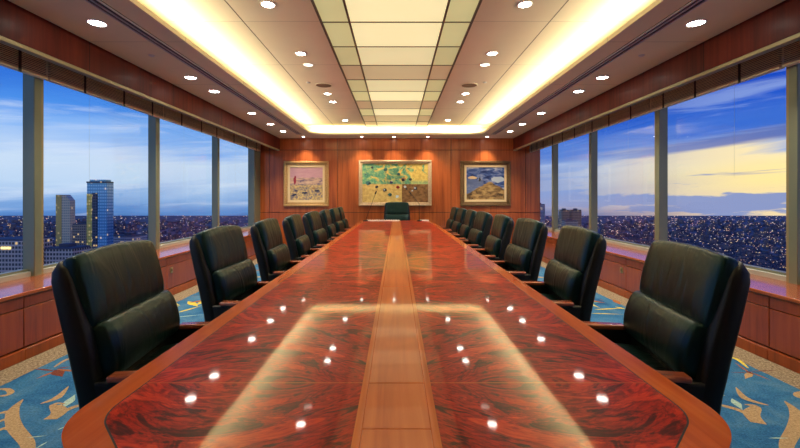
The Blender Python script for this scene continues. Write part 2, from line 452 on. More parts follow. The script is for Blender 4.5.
# ------------------------------------------------------------------ side walls, windows, blinds, fascia, cabinets
posts = {-1: [-1.94, -.06, 1.82, 3.715, 5.565, 7.465, 9.5], 1: [-1.8, -.08, 1.63, 3.36, 5.10, 6.86, 8.515, 9.72]}
side_name = {-1: 'left', 1: 'right'}
wn = 0
for s in (-1, 1):
    S = side_name[s]
    mb = MB()
    mb.box(s*3.36, s*3.55, YB, YE, 0, LEDGE-.03, M['dark_wood'])
    mb.box(s*3.36, s*3.55, YB, YE, 2.56, 3.1, M['dark_wood'])
    struct(mb.build('wall_'+S))
    ps = posts[s]
    for k in range(len(ps)-1):
        wn += 1
        y0, y1 = ps[k], ps[k+1]
        last = k == len(ps)-2
        hw = .057
        mb = MB()
        # near post of this window (and the end jamb for the last)
        if k > 0 or True:
            mb.box(s*3.31, s*3.422, y0-hw, y0+.02, LEDGE-.01, 2.6, M['mullion'], .004, 1)
            mb.box(s*3.325, s*3.422, y0+.02, y0+hw, LEDGE-.01, 2.6, M['olive_metal'], .004, 1)
        e1 = y1-hw
        if last and s < 0:
            mb.box(s*3.31, s*3.46, 9.32, YE-.002, LEDGE-.01, 2.6, M['mullion'], .004, 1); e1 = 9.32
        if last and s > 0: e1 = YE-.002
        mb.box(s*3.34, s*3.46, y0+hw, e1, LEDGE-.005, LEDGE+.045, M['alu'], .004, 1)
        mb.box(s*3.37, s*3.44, y0+hw, e1, LEDGE+.045, LEDGE+.065, M['mullion'])
        mb.box(s*3.35, s*3.46, y0+hw, e1, 2.5, 2.6, M['mullion'])
        fr = struct(mb.build('window_%d' % wn))
        mb = MB(); mb.box(s*XW, s*(XW+.012), y0+hw-.01, e1+.005, LEDGE+.05, 2.52, M['glass'])
        mb.build('pane', fr)
    # fascia with its metal bottom edge
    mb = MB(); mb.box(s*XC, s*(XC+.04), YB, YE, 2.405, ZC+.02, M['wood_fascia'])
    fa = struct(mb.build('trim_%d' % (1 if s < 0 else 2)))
    mb = MB(); mb.box(s*(XC+.002), s*(XC+.06), YB, YE, 2.372, 2.405, M['olive_metal'], .003, 1); mb.build('edge_strip', fa)
    # blinds drawn up: one to a window
    vis = [k for k in range(len(ps)-1) if ps[k+1]-.1 > 2.9]
    for q, k in enumerate(vis):
        y0, y1 = ps[k]+.012, min(ps[k+1]-.012, YE-.03)
        yc = (y0+y1)/2
        pl = {0: 'nearest the camera', len(vis)-1: 'next to the end wall'}.get(q, ORD[q]+' from the camera')
        root = tag(empty('venetian_blind', (s*3.25, yc, 2.33)), 'bronze venetian blind drawn up over the %s windows, %s' % (S, pl), 'blind', 'venetian blinds drawn up on the %s' % S)
        h = (y1-y0)/2
        mb = MB()
        for i in range(13):
            z = .03+i*.0155
            off = R.uniform(-.003, .003)
            mb.box(-.026+off, .026+off, -h, h, z, z+.007, M['blind'])
            mb.box(-.016, .016, -h+.01, h-.01, z+.007, z+.0155, M['blind_dark'])
        mb.build('slats', root)
        mb = MB(); mb.box(-.027, .027, -h, h, 0, .026, M['blind'], .004, 2); mb.build('bottom_rail', root)
        mb = MB(); mb.box(-.03, .03, -h, h, .233, .275, M['blind_dark']); mb.build('head_rail', root)
        for yy in (-h*.55, h*.1, h*.7):
            mb = MB(); mb.box(-s*.032, -s*.027, yy-.012, yy+.012, -.012, .235, M['blind_dark']); mb.build('ladder_tape', root)
        mb = MB(); mb.tube([(-s*.034, -h*.55+.05, .2), (-s*.034, -h*.55+.05, -.9)], .0007, M['alu'], 5); mb.build('cord', root)
    # window ledge (continuous) and cabinets below
    mb = MB(); mb.box(s*(XC-.015), s*3.36, YB, YE-.012, LEDGE-.03, LEDGE, M['wood_ledge'], .006, 2)
    tag(mb.build('window_ledge'), 'long polished cherry ledge running under the %s windows on the cabinets' % S, 'ledge')
    y = 9.7; idx = 0; seams = []
    while y > 2.1: seams.append((y-.95, y)); y -= .95
    for q, (y0, y1) in enumerate(seams):
        w2 = .475
        pl = {0: 'touching the end wall'}.get(q, ORD[q]+' from the end wall')
        root = tag(empty('cabinet', (s*XC, (y0+y1)/2, 0), 0), 'low cherry cabinet under the %s windows, %s' % (S, pl), 'cabinet', 'low cabinets under the %s windows' % S)
        mb = MB(); mb.box(s*.02, s*.5, -w2+.002, w2-.002, .085, LEDGE-.031, M['dark_wood']); mb.build('body', root)
        mb = MB(); mb.box(0, s*.02, -w2+.003, w2-.003, .40, LEDGE-.034, M['wood_cab'], .003, 1); mb.build('drawer_front', root)
        mb = MB(); mb.box(0, s*.02, -w2+.003, w2-.003, .10, .394, M['wood_cab'], .003, 1); dr = mb.build('door', root)
        mb = MB(); mb.box(-s*.012, s*.3, -w2+.001, w2-.001, 0, .088, M['wood_cab'], .004, 1); mb.build('kick_base', root)
        if q == 4:
            mb = MB(); mb.box(-s*.006, 0, -.41, -.35, .29, .36, M['brass'], .002, 1)
            mb.box(-s*.012, -s*.006, -.39, -.37, .31, .34, M['bronze'], .002, 1)
            mb.build('latch_plate', dr)

# ------------------------------------------------------------------ ceiling
YL = 9.14; XL = 1.95
mb = MB()
bm = mb.bm
outer = [(-3.5, YB), (3.5, YB), (3.5, YE), (-3.5, YE)]
inner = rrect(-XL, XL, -1.6, YL, .28, 8)
for z, nm in ((ZC, 'a'),):
    vo = [bm.verts.new((x, y, z)) for x, y in outer]; vi = [bm.verts.new((x, y, z)) for x, y in inner]
    eo = [bm.edges.new((vo[i], vo[(i+1) % 4])) for i in range(4)]
    ei = [bm.edges.new((vi[i], vi[(i+1) % len(vi)])) for i in range(len(vi))]
    r = bmesh.ops.triangle_fill(bm, edges=eo+ei, use_beauty=True)
    mb._faces([f for f in r['geom'] if isinstance(f, bmesh.types.BMFace)], M['ceiling'], False)
# lip turned up along the opening
n = len(inner)
cx, cy = 0, (YL-1.6)/2
inner2 = rrect(-XL-.025, XL+.025, -1.625, YL+.025, .3, 8)
a = [bm.verts.new((x, y, ZC)) for x, y in inner]; b_ = [bm.verts.new((x, y, ZC+.04)) for x, y in inner]
c_ = [bm.verts.new((x, y, ZC+.04)) for x, y in inner2]; d_ = [bm.verts.new((x, y, ZC+.03)) for x, y in inner2]
fs = []
for i in range(n):
    j = (i+1) % n
    for p, q in ((a, b_), (b_, c_), (c_, d_)):
        fs.append(bm.faces.new((p[i], p[j], q[j], q[i])))
mb._faces(fs, M['ceiling'], False)
# ledge tops, tray walls, tray
XT, YT = 2.5, YE-.02
for s in (-1, 1):
    mb.box(s*(XL+.02), s*3.5, YB, YE, ZC+.028, ZC+.034, M['ceiling'])
mb.box(-XL, XL, YL+.02, YE, ZC+.028, ZC+.034, M['ceiling'])
mb.box(-XL, XL, YB, -1.62, ZC+.028, ZC+.034, M['ceiling'])
cw = mat('cove_white', srgb(226, 214, 186), .8, spec=.1)[0]
for s in (-1, 1): mb.box(s*XT, s*(XT+.05), YB, YE, ZC+.03, ZT, cw)
mb.box(-XT, XT, YT, YT+.02, ZC+.03, ZT, cw); mb.box(-XT, XT, -2.22, -2.2, ZC+.03, ZT, cw)
mb.box(-3.5, 3.5, YB, YE+.2, ZT, ZT+.1, M['tray'])
# long joints of the tray
for s in (-1, 1):
    mb.box(s*1.475, s*1.485, YB, YT, ZT-.001, ZT+.01, M['panel_frame'])
struct(mb.build('ceiling'))

# linear air diffusers
for s in (-1, 1):
    root = tag(empty('linear_air_diffuser', (s*2.21, 4, ZC)), 'long dark slot air diffuser in the %s ceiling margin beside the cove' % side_name[s], 'air diffuser')
    mb = MB(); mb.box(-.055, .055, -6, 5.1, -.004, 0, M['slot_dark']); mb.build('slot', root)
    mb = MB()
    for x in (-.052, -.012, .036): mb.box(x, x+.014, -6, 5.1, -.012, -.004, M['slot_metal'])
    mb.build('rails', root)

# cove lamps
def arealight(name, loc, size, size_y, energy, color, rot=(0, 0, 0), parent=None):
    l = bpy.data.lights.new(name, 'AREA'); l.shape = 'RECTANGLE'; l.size = size; l.size_y = size_y
    l.energy = energy; l.color = color
    o = bpy.data.objects.new(name, l); COL.objects.link(o); o.location = loc; o.rotation_euler = rot
    if parent: o.parent = parent
    return o
WARM = (1, .89, .58)
COVE = 13.0
for s in (-1, 1):
    root = tag(empty('cove_light', (s*2.09, 4.1, ZC+.034)), 'hidden warm strip light along the %s side of the ceiling cove' % side_name[s], 'cove light')
    mb = MB(); mb.box(-.02, .02, -5.2, 5.2, 0, .012, M['white_metal']); mb.build('channel', root)
    arealight('strip_lamp', (0, 0, .02), .05, 10.3, COVE*10.3, WARM, (PI, -s*.85, 0), root)
root = tag(empty('cove_light', (0, 9.5, ZC+.034)), 'hidden warm strip light across the end of the ceiling cove', 'cove light')
mb = MB(); mb.box(-1.9, 1.9, -.02, .02, 0, .012, M['white_metal']); mb.build('channel', root)
arealight('strip_lamp', (0, 0, .02), 4.1, .05, COVE*4.1*1.0, WARM, (PI-.9, 0, 0), root)

# luminous ceiling: bronze grid, three columns of diffusers
root = tag(empty('luminous_ceiling', (0, 0, ZT)), 'long luminous ceiling of cream diffuser panels in a bronze grid over the table', 'ceiling light')
XO, XI = .724, .452
rows = [3.86+.63*k for k in range(-7, 10)]
mb = MB()
for s in (-1, 1):
    mb.box(s*(XO-.012), s*(XO+.012), rows[0], 9.5, -.014, 0, M['panel_frame'])
    mb.box(s*(XI-.01), s*(XI+.01), rows[0], 9.5, -.018, 0, M['panel_frame'])
for y in rows: mb.box(-XO, XO, y-.008, y+.008, -.011, 0, M['panel_frame'])
mb.build('grid', root)
def diffuser(name, c, st):
    m, nt, b = mat(name, (.4, .38, .28), .5)
    n = nt.noise(nt.mapping(nt.coords(), (1.2, 2.5, 1)), 1.3, 2, .5, .4)
    nt.put(b.inputs['Emission Color'], nt.mix(n, tuple(q*.86 for q in c), c))
    b.inputs['Emission Strength'].default_value = st
    return m
bright = {'a': 1.0, 'b': .96, 'c': .74, 'd': .42, 'e': .72, 'f': .98, 'g': .5, 'h': .95, 'i': .45}
rowkey = ['a']*7 + ['b', 'c', 'd', 'e', 'f', 'g', 'h', 'i', 'g']
# row k spans rows[k]..rows[k+1]; row 7 starts at 3.86
dm, ds = {}, {}
for k, v in bright.items():
    dm[k] = diffuser('diffuser_'+k, (1.0, .87, .46) if v > .6 else (1.0, .78, .40), v*.92)
    ds[k] = diffuser('diffuser_side_'+k, (.80, .74, .32) if v > .6 else (.80, .52, .26), (.15+.42*v)*1.0)
for k in range(len(rows)-1):
    y0, y1 = rows[k]+.008, min(rows[k+1]-.008, 9.5)
    for x0, x1, tb in ((-XO+.012, -XI-.01, ds), (-XI+.01, XI-.01, dm), (XI+.01, XO-.012, ds)):
        mb = MB(); mb.box(x0, x1, y0, y1, -.006, 0, tb[rowkey[k]]); mb.build('diffuser_panel', root)

# recessed downlights
SPOT_N = [0]
def spot(parent, energy, ang=110, blend=.7, tilt=(0, 0), loc=(0, 0, -.03), color=(1, .86, .66), rad=.04):
    l = bpy.data.lights.new('lamp', 'SPOT'); l.energy = energy; l.spot_size = math.radians(ang); l.spot_blend = blend
    l.color = color; l.shadow_soft_size = rad
    o = bpy.data.objects.new('lamp', l); COL.objects.link(o); o.parent = parent; o.location = loc
    o.rotation_euler = (tilt[0], tilt[1], 0)
def downlight(x, y, z, label, group, energy, r=.074, lamp='lamp', **kw):
    root = tag(empty('downlight', (x, y, z)), label, 'downlight', group)
    mb = MB(); mb.lathe([(r*.82, -.002), (r*.86, -.007), (r*1.0, -.006), (r*1.02, 0)], M['white_metal'], n=28, cap=False); mb.build('trim_ring', root)
    mb = MB(); mb.lathe([(r*.82, -.002), (r*.5, -.0045), (.001, -.005)], M[lamp], n=28, cap=False); mb.build('bulb', root)
    if energy: spot(root, energy, **kw)
    return root
OUT_Y = [3.3, 4.8, 5.42, 6.83, 7.84, 8.7]
for s in (-1, 1):
    for q, y in enumerate(OUT_Y):
        pl = {0: 'nearest the camera', 5: 'nearest the end wall'}.get(q, ORD[q]+' from the camera')
        downlight(s*2.47, y, ZC, 'round recessed downlight in the ceiling margin over the %s windows, %s' % (S if False else side_name[s], pl), 'downlights over the %s cabinets' % side_name[s], 85)
    downlight(s*2.47, 1.75, ZC, 'round recessed downlight over the %s cabinets, above the camera' % side_name[s], 'downlights over the %s cabinets' % side_name[s], 85)
TR = [(3.52, 'lamp'), (4.72, 'lamp'), (5.12, 'lamp_dim'), (6.55, 'lamp'), (7.1, 'lamp'), (8.8, 'lamp')]
for s in (-1, 1):
    for q, (y, lm) in enumerate(TR):
        pl = {0: 'nearest the camera', 5: 'nearest the end wall'}.get(q, ORD[q]+' from the camera')
        downlight(s*1.13, y, ZT, 'round recessed downlight in the raised ceiling %s of the luminous panels, %s' % (side_name[s], pl), 'downlights %s of the luminous panels' % side_name[s], 70 if lm == 'lamp' else 20, r=.066, lamp=lm)
    root = tag(empty('ceiling_speaker', (s*1.1, 6.05, ZT)), 'round tan speaker grille in the raised ceiling %s of the luminous panels' % side_name[s], 'speaker')
    mb = MB(); mb.lathe([(.13, 0), (.13, -.006), (.122, -.01), (.115, -.007)], M['tray'], n=32, cap=False); mb.build('rim', root)
    sg = mat('speaker_grille', srgb(120, 92, 70), .7)[0]
    mb = MB(); mb.lathe([(.115, -.005), (.001, -.006)], sg, n=32, cap=False); mb.build('grille', root)
    for nm, x, y, z, lb in (('sprinkler', s*1.3, 5.9, ZT, 'small sprinkler head in the raised ceiling, %s side'), ('ceiling_sensor', s*2.48, 4.05, ZC, 'small round sensor in the ceiling margin over the %s windows')):
        mb = MB(); mb.lathe([(.001, -.012), (.02, -.012), (.028, -.004), (.03, 0)], M['slot_metal'], n=16, cap=False)
        tag(mb.build(nm, loc=(x, y, z)), lb % side_name[s], 'sprinkler' if nm == 'sprinkler' else 'sensor')
for q, x in enumerate((-.82, -.06, .74)):
    downlight(x, 9.46, ZC, 'small picture downlight before the end wall above the middle painting, %s' % ('at its left end', 'over its centre', 'at its right end')[q], 'picture lights', 42, r=.045, tilt=(math.radians(4), 0), ang=88, color=(1, .82, .58))
for s, x in ((-1, -2.2), (1, 2.15)):
    downlight(x, 9.46, ZC, 'small picture downlight before the end wall above the %s painting' % side_name[s], 'picture lights', 46, r=.045, tilt=(math.radians(4), 0), ang=88, color=(1, .82, .58))

# ------------------------------------------------------------------ paintings
def picture(name, cx, cz, w, h, fm, fw, liner, canvas_m, label, extra=None, depth=.05):
    root = tag(empty(name, (cx, YE-.002, cz)), label, 'painting')
    y1 = 0
    def ring(x, z, t, ya, m, part, bev=.008):
        mb = MB()
        mb.box(-x, x, -ya, y1, z-t, z, m, bev); mb.box(-x, x, -ya, y1, -z, -z+t, m, bev)
        mb.box(-x, -x+t, -ya, y1, -z+t*.8, z-t*.8, m, bev); mb.box(x-t, x, -ya, y1, -z+t*.8, z-t*.8, m, bev)
        return mb.build(part, root)
    fr = ring(w/2, h/2, fw*.55, depth, fm, 'frame', .012)
    mb = MB(); x, z, t = w/2-fw*.5, h/2-fw*.5, fw*.5
    for a in ((-x, x, z-t, z), (-x, x, -z, -z+t), (-x, -x+t, -z, z), (x-t, x, -z, z)):
        mb.box(a[0], a[1], -depth*.7, 0, a[2], a[3], fm, .008)
    mb.build('inner_moulding', fr)
    x0, z0 = w/2-fw, h/2-fw
    if liner:
        lm, lw = liner
        ring(x0+.004, z0+.004, lw, depth*.55, lm, 'liner', .004)
        x0 -= lw; z0 -= lw
    mb = MB(); mb.box(-x0-.01, x0+.01, -depth*.35, 0, -z0-.01, z0+.01, canvas_m)
    if extra: extra(mb, x0, z0, -depth*.35)
    mb.build('canvas', root)
    return root
def canvas(name, fn, rough=.55):
    m, nt, b = mat(name, (.5, .5, .5), rough, spec=.3)
    g = nt.coords('Generated'); s = nt.sep(g)
    col, = (fn(nt, g, s[0], s[2]),)
    nt.put(b.inputs['Base Color'], col)
    return m
def art_left(nt, g, u, v):
    n = nt.noise(nt.mapping(g, (5, 1, 16)), 1, 4, .6, .5); n2 = nt.noise(nt.mapping(g, (9, 1, 9)), 1.4, 4, .7, 1)
    sky = nt.mix(n, srgb(196, 140, 158), srgb(226, 186, 186))
    mid = nt.ramp(n, [(.35, srgb(120, 108, 130)), (.5, srgb(206, 170, 150)), (.65, srgb(222, 196, 160))])
    low = nt.ramp(n2, [(.36, srgb(96, 102, 134)), (.46, srgb(166, 146, 122)), (.56, srgb(212, 182, 116)), (.7, srgb(232, 208, 140))])
    w = nt.math('ADD', v, nt.math('MULTIPLY', nt.math('SUBTRACT', n2, .5), .16))
    c = nt.mix(nt.smooth(w, .44, .5), low, mid)
    return nt.mix(nt.smooth(w, .66, .7), c, sky)
def art_mid(nt, g, u, v):
    n = nt.noise(nt.mapping(g, (7, 1, 4)), 1.0, 5, .65, .8); n2 = nt.noise(nt.mapping(g, (22, 1, 14)), 1, 3, .7)
    yel = nt.ramp(n2, [(.35, srgb(206, 178, 92)), (.6, srgb(236, 214, 116))])
    gre = nt.ramp(n2, [(.3, srgb(52, 130, 112)), (.5, srgb(112, 172, 132)), (.7, srgb(190, 208, 124))])
    bro = nt.ramp(n2, [(.35, srgb(104, 74, 44)), (.6, srgb(150, 112, 72))])
    bias = nt.math('MULTIPLY', nt.math('SUBTRACT', .52, u), .26)
    up = nt.mix(nt.smooth(nt.math('ADD', n, bias), .47, .51), yel, gre)
    lowgreen = nt.smooth(v, .6, .5)
    up = nt.mix(nt.math('MULTIPLY', lowgreen, .75), up, gre)
    dn = nt.mix(nt.math('GREATER_THAN', u, .6), nt.ramp(n2, [(.3, srgb(196, 160, 92)), (.6, srgb(230, 204, 124))]), bro)
    return nt.mix(nt.math('GREATER_THAN', v, .47), dn, up)
def art_right(nt, g, u, v):
    n = nt.noise(nt.mapping(g, (3.5, 1, 9)), 1, 5, .6, .8); n2 = nt.noise(nt.mapping(g, (4, 1, 8), rot=(0, .5, 0)), 1.3, 3, .6, .9)
    sky = nt.ramp(n, [(.36, srgb(26, 44, 96)), (.5, srgb(70, 98, 160)), (.6, srgb(160, 172, 200)), (.7, srgb(214, 214, 214))])
    land = nt.ramp(n2, [(.35, srgb(66, 52, 40)), (.5, srgb(146, 116, 72)), (.66, srgb(190, 158, 100))])
    hill = nt.math('SUBTRACT', .56, nt.math('MULTIPLY', nt.math('ABSOLUTE', nt.math('SUBTRACT', u, .62)), .62))
    w = nt.math('SUBTRACT', v, nt.math('ADD', hill, nt.math('MULTIPLY', nt.math('SUBTRACT', n2, .5), .14)))
    sea = nt.math('MULTIPLY', nt.math('LESS_THAN', v, .62), nt.math('LESS_THAN', u, .45))
    sk = nt.mix(nt.math('MULTIPLY', sea, .8), sky, nt.mix(n2, srgb(72, 92, 140), srgb(124, 138, 168)))
    return nt.mix(nt.smooth(w, -.02, .02), land, sk)
def blob(mb, x, z, y, r, m, sx=1, sz=1, n=12, seed=1):
    rr = random.Random(seed)
    pts = [(x+r*sx*(1+rr.uniform(-.25, .25))*math.cos(2*PI*i/n), z+r*sz*(1+rr.uniform(-.25, .25))*math.sin(2*PI*i/n)) for i in range(n)]
    mb.loft([[(a, y+.001, b) for a, b in pts], [(a, y-.004, b) for a, b in pts]], m, False)
pc = {k: mat('paint_'+k, srgb(*c), .5)[0] for k, c in dict(dark=(40, 48, 58), teal=(58, 110, 112), red=(150, 40, 40), pale=(190, 206, 216), tan=(170, 130, 90), navy=(50, 60, 100), rose=(170, 50, 70)).items()}
def ex_left(mb, x, z, y):
    blob(mb, -x*.7, z*.22, y, .045, pc['rose'], .7, 2.2, seed=3); blob(mb, -x*.68, z*.42, y, .025, pc['rose'], seed=4)
    for k in range(8): blob(mb, R.uniform(-x*.8, x*.8), R.uniform(-z*.8, -z*.2), y, .03, pc[R.choice(['navy', 'tan', 'tan'])], 1.5, .6, seed=k)
def ex_mid(mb, x, z, y):
    sp = [(-.82, .0, .07, 'teal'), (-.78, -.02, .035, 'dark'), (-.12, .03, .05, 'navy'), (.26, .2, .07, 'tan'), (.24, .16, .05, 'dark'), (.46, .18, .045, 'dark'),
          (.08, -.22, .05, 'red'), (-.32, -.36, .06, 'dark'), (-.33, -.35, .03, 'pale'), (-.16, -.6, .06, 'teal'), (-.14, -.62, .035, 'dark'), (.06, -.7, .05, 'pale'),
          (.30, -.2, .04, 'pale'), (.34, -.3, .03, 'dark'), (.62, -.28, .06, 'dark'), (.6, -.26, .03, 'pale'), (.52, -.4, .025, 'pale'), (-.56, -.2, .045, 'dark'), (-.1, .1, .02, 'pale'),
          (-.3, .7, .06, 'teal'), (.1, .45, .05, 'teal'), (-.7, .8, .04, 'dark'), (-.9, .45, .03, 'teal')]
    for k, (a, b, r, c) in enumerate(sp): blob(mb, a*x, b*z, y-.0002*k, r*.75, pc[c], 1.1, .9, seed=k)
def ex_right(mb, x, z, y):
    blob(mb, -x*.3, z*.25, y, .03, pc['dark'], .8, 1.8, seed=2); blob(mb, x*.65, z*.24, y, .1, pc['pale'], 1.5, .7, seed=5); blob(mb, -x*.7, z*.36, y, .06, mat('paint_cream', srgb(226, 200, 150), .5)[0], 1.8, .6, seed=6)
px = lambda p: (p-396.5)/41.1
pz = lambda p: CAM_Z+(197.5-p)/41.1
picture('painting', px(306.5), pz(183.8), 45/41.1, 45/41.1, M['gold'], .10, (M['mat_cream'], .055), canvas('art_field', art_left), 'square gold framed painting of a pink and gold field, left on the end wall', ex_left)
picture('painting', px(395.2), pz(183), 72.5/41.1, 45.5/41.1, M['champagne'], .085, None, canvas('art_abstract', art_mid), 'wide pale framed yellow and green abstract painting centred on the end wall', ex_mid, .06)
picture('painting', px(485.2), pz(183.5), 50.5/41.1, 45/41.1, M['bronze'], .105, (M['mat_cream'], .055), canvas('art_coast', art_right), 'bronze framed painting of a hill under a blue sky, right on the end wall', ex_right)

# ------------------------------------------------------------------ conference table
def table_outline(off, n=10):
    W = TAB_W-off; r0 = .2-off; pts = []
    y0 = TAB_Y0+off; t = math.tan(math.radians(22.5))
    # far corners: rounded
    for sx, a0 in ((1, 0), (-1, 90)):
        cx, cyy = sx*(TAB_W-.2), TAB_Y1-.2
        for k in range(n+1):
            a = math.radians(a0+90*k/n); pts.append((cx+r0*math.cos(a), cyy+r0*math.sin(a)))
    # near corners: side rounds into a 45 degree cut, then into the front edge
    lf = []
    for k in range(n+1):
        a = math.radians(180+45*k/n); lf.append((-(TAB_W-.2)+r0*math.cos(a), .95+r0*math.sin(a)))
    # front rounding centre
    rc = .22; yc = TAB_Y0+rc
    xc = (TAB_W-.2) - .95 + yc       # keeps the 45 degree cut tangent to both roundings
    xc += (.2-rc)*math.sqrt(2)
    for k in range(n+1):
        a = math.radians(225+45*k/n); lf.append((-xc+(rc-off)*math.cos(a), yc+(rc-off)*math.sin(a)))
    pts += lf + [(-x, y) for x, y in reversed(lf)]
    return pts
root = tag(empty('conference_table', (0, 0, 0)), 'very long polished mahogany conference table with lighter border and centre strip', 'table')
BW = .075
mb = MB()
out_o = table_outline(0)
mb.prism(out_o, TAB_Z-.05, TAB_Z-.001, M['wood_border'], .01, 4); top = mb.build('border', root)
mb = MB()
def half_field(s):
    r = table_outline(BW)
    pts = [p for p in r if s*p[0] > .0901]
    lo = min(p[1] for p in r); hi = max(p[1] for p in r)
    up = [p for p in pts if p[1] > 4]; dn = [p for p in pts if p[1] <= 4]
    up = sorted(up, key=lambda p: (-(p[1]), abs(p[0]))); dn = sorted(dn, key=lambda p: (-(p[1]), -abs(p[0])))
    return [(s*.09, hi)]+up+dn+[(s*.09, lo)]
for s in (-1, 1):
    mb = MB(); mb.prism(half_field(s), TAB_Z-.01, TAB_Z, M['veneer']); mb.build('veneer_field', root)
mb = MB()
r_ = table_outline(BW); r2 = table_outline(BW-.004)
fs = []
va = [mb.bm.verts.new((x, y, TAB_Z-.0004)) for x, y in r_]; vb = [mb.bm.verts.new((x, y, TAB_Z-.0004)) for x, y in r2]
for i in range(len(va)):
    j = (i+1) % len(va); fs.append(mb.bm.faces.new((va[i], va[j], vb[j], vb[i])))
mb._faces(fs, M['groove'], False); mb.build('inlay_line', root)
y_lo, y_hi = TAB_Y0+BW, TAB_Y1-BW
for s in (-1, 1):
    mb = MB(); mb.box(s*.0745, s*.0895, y_lo, y_hi, TAB_Z-.01, TAB_Z+.0004, M['wood_strip']); mb.build('strip_rail', root)
mb = MB(); mb.box(-.0745, .0745, y_lo, y_hi, TAB_Z-.02, TAB_Z-.008, M['groove']); mb.build('cable_channel', root)
cuts = [y_lo, .847, 1.057, 2.2, 3.35, 4.5, 5.65, 6.8, y_hi]
for a, b in zip(cuts, cuts[1:]):
    mb = MB(); mb.box(-.0725, .0725, a+.002, b-.002, TAB_Z-.008, TAB_Z, M['wood_strip'], .001, 1); mb.build('channel_lid', root)
for y in (1.9, 4.66, 7.4):
    mb = MB(); mb.box(-.16, .16, y-.32, y+.32, 0, .06, M['dark_wood'], .006); mb.box(-.11, .11, y-.26, y+.26, .06, TAB_Z-.05, M['wood_border'], .006)
    mb.build('pedestal', root)

# ------------------------------------------------------------------ chairs
def sring(cx, cy, cz, a, b, n=5., N=36, tilt=0., bow=0., az=0.):
    """superellipse ring across x (half a) and y (half b); tilt leans the plane, bow curves it forward at the sides"""
    pts = []
    for i in range(N):
        t = 2*PI*i/N; c, s_ = math.cos(t), math.sin(t)
        x = a*math.copysign(abs(c)**(2/n), c); y = b*math.copysign(abs(s_)**(2/n), s_)
        yy = y - bow*(x/a)**2
        pts.append((cx+x, cy+yy*math.cos(tilt), cz+yy*math.sin(tilt)+az*(1-(x/a)**2)))
    return pts
def lerp(tab, z):
    for (z0, v0), (z1, v1) in zip(tab, tab[1:]):
        if z <= z1:
            t = (z-z0)/(z1-z0); t = max(0, t)
            return v0+(v1-v0)*t
    return tab[-1][1]
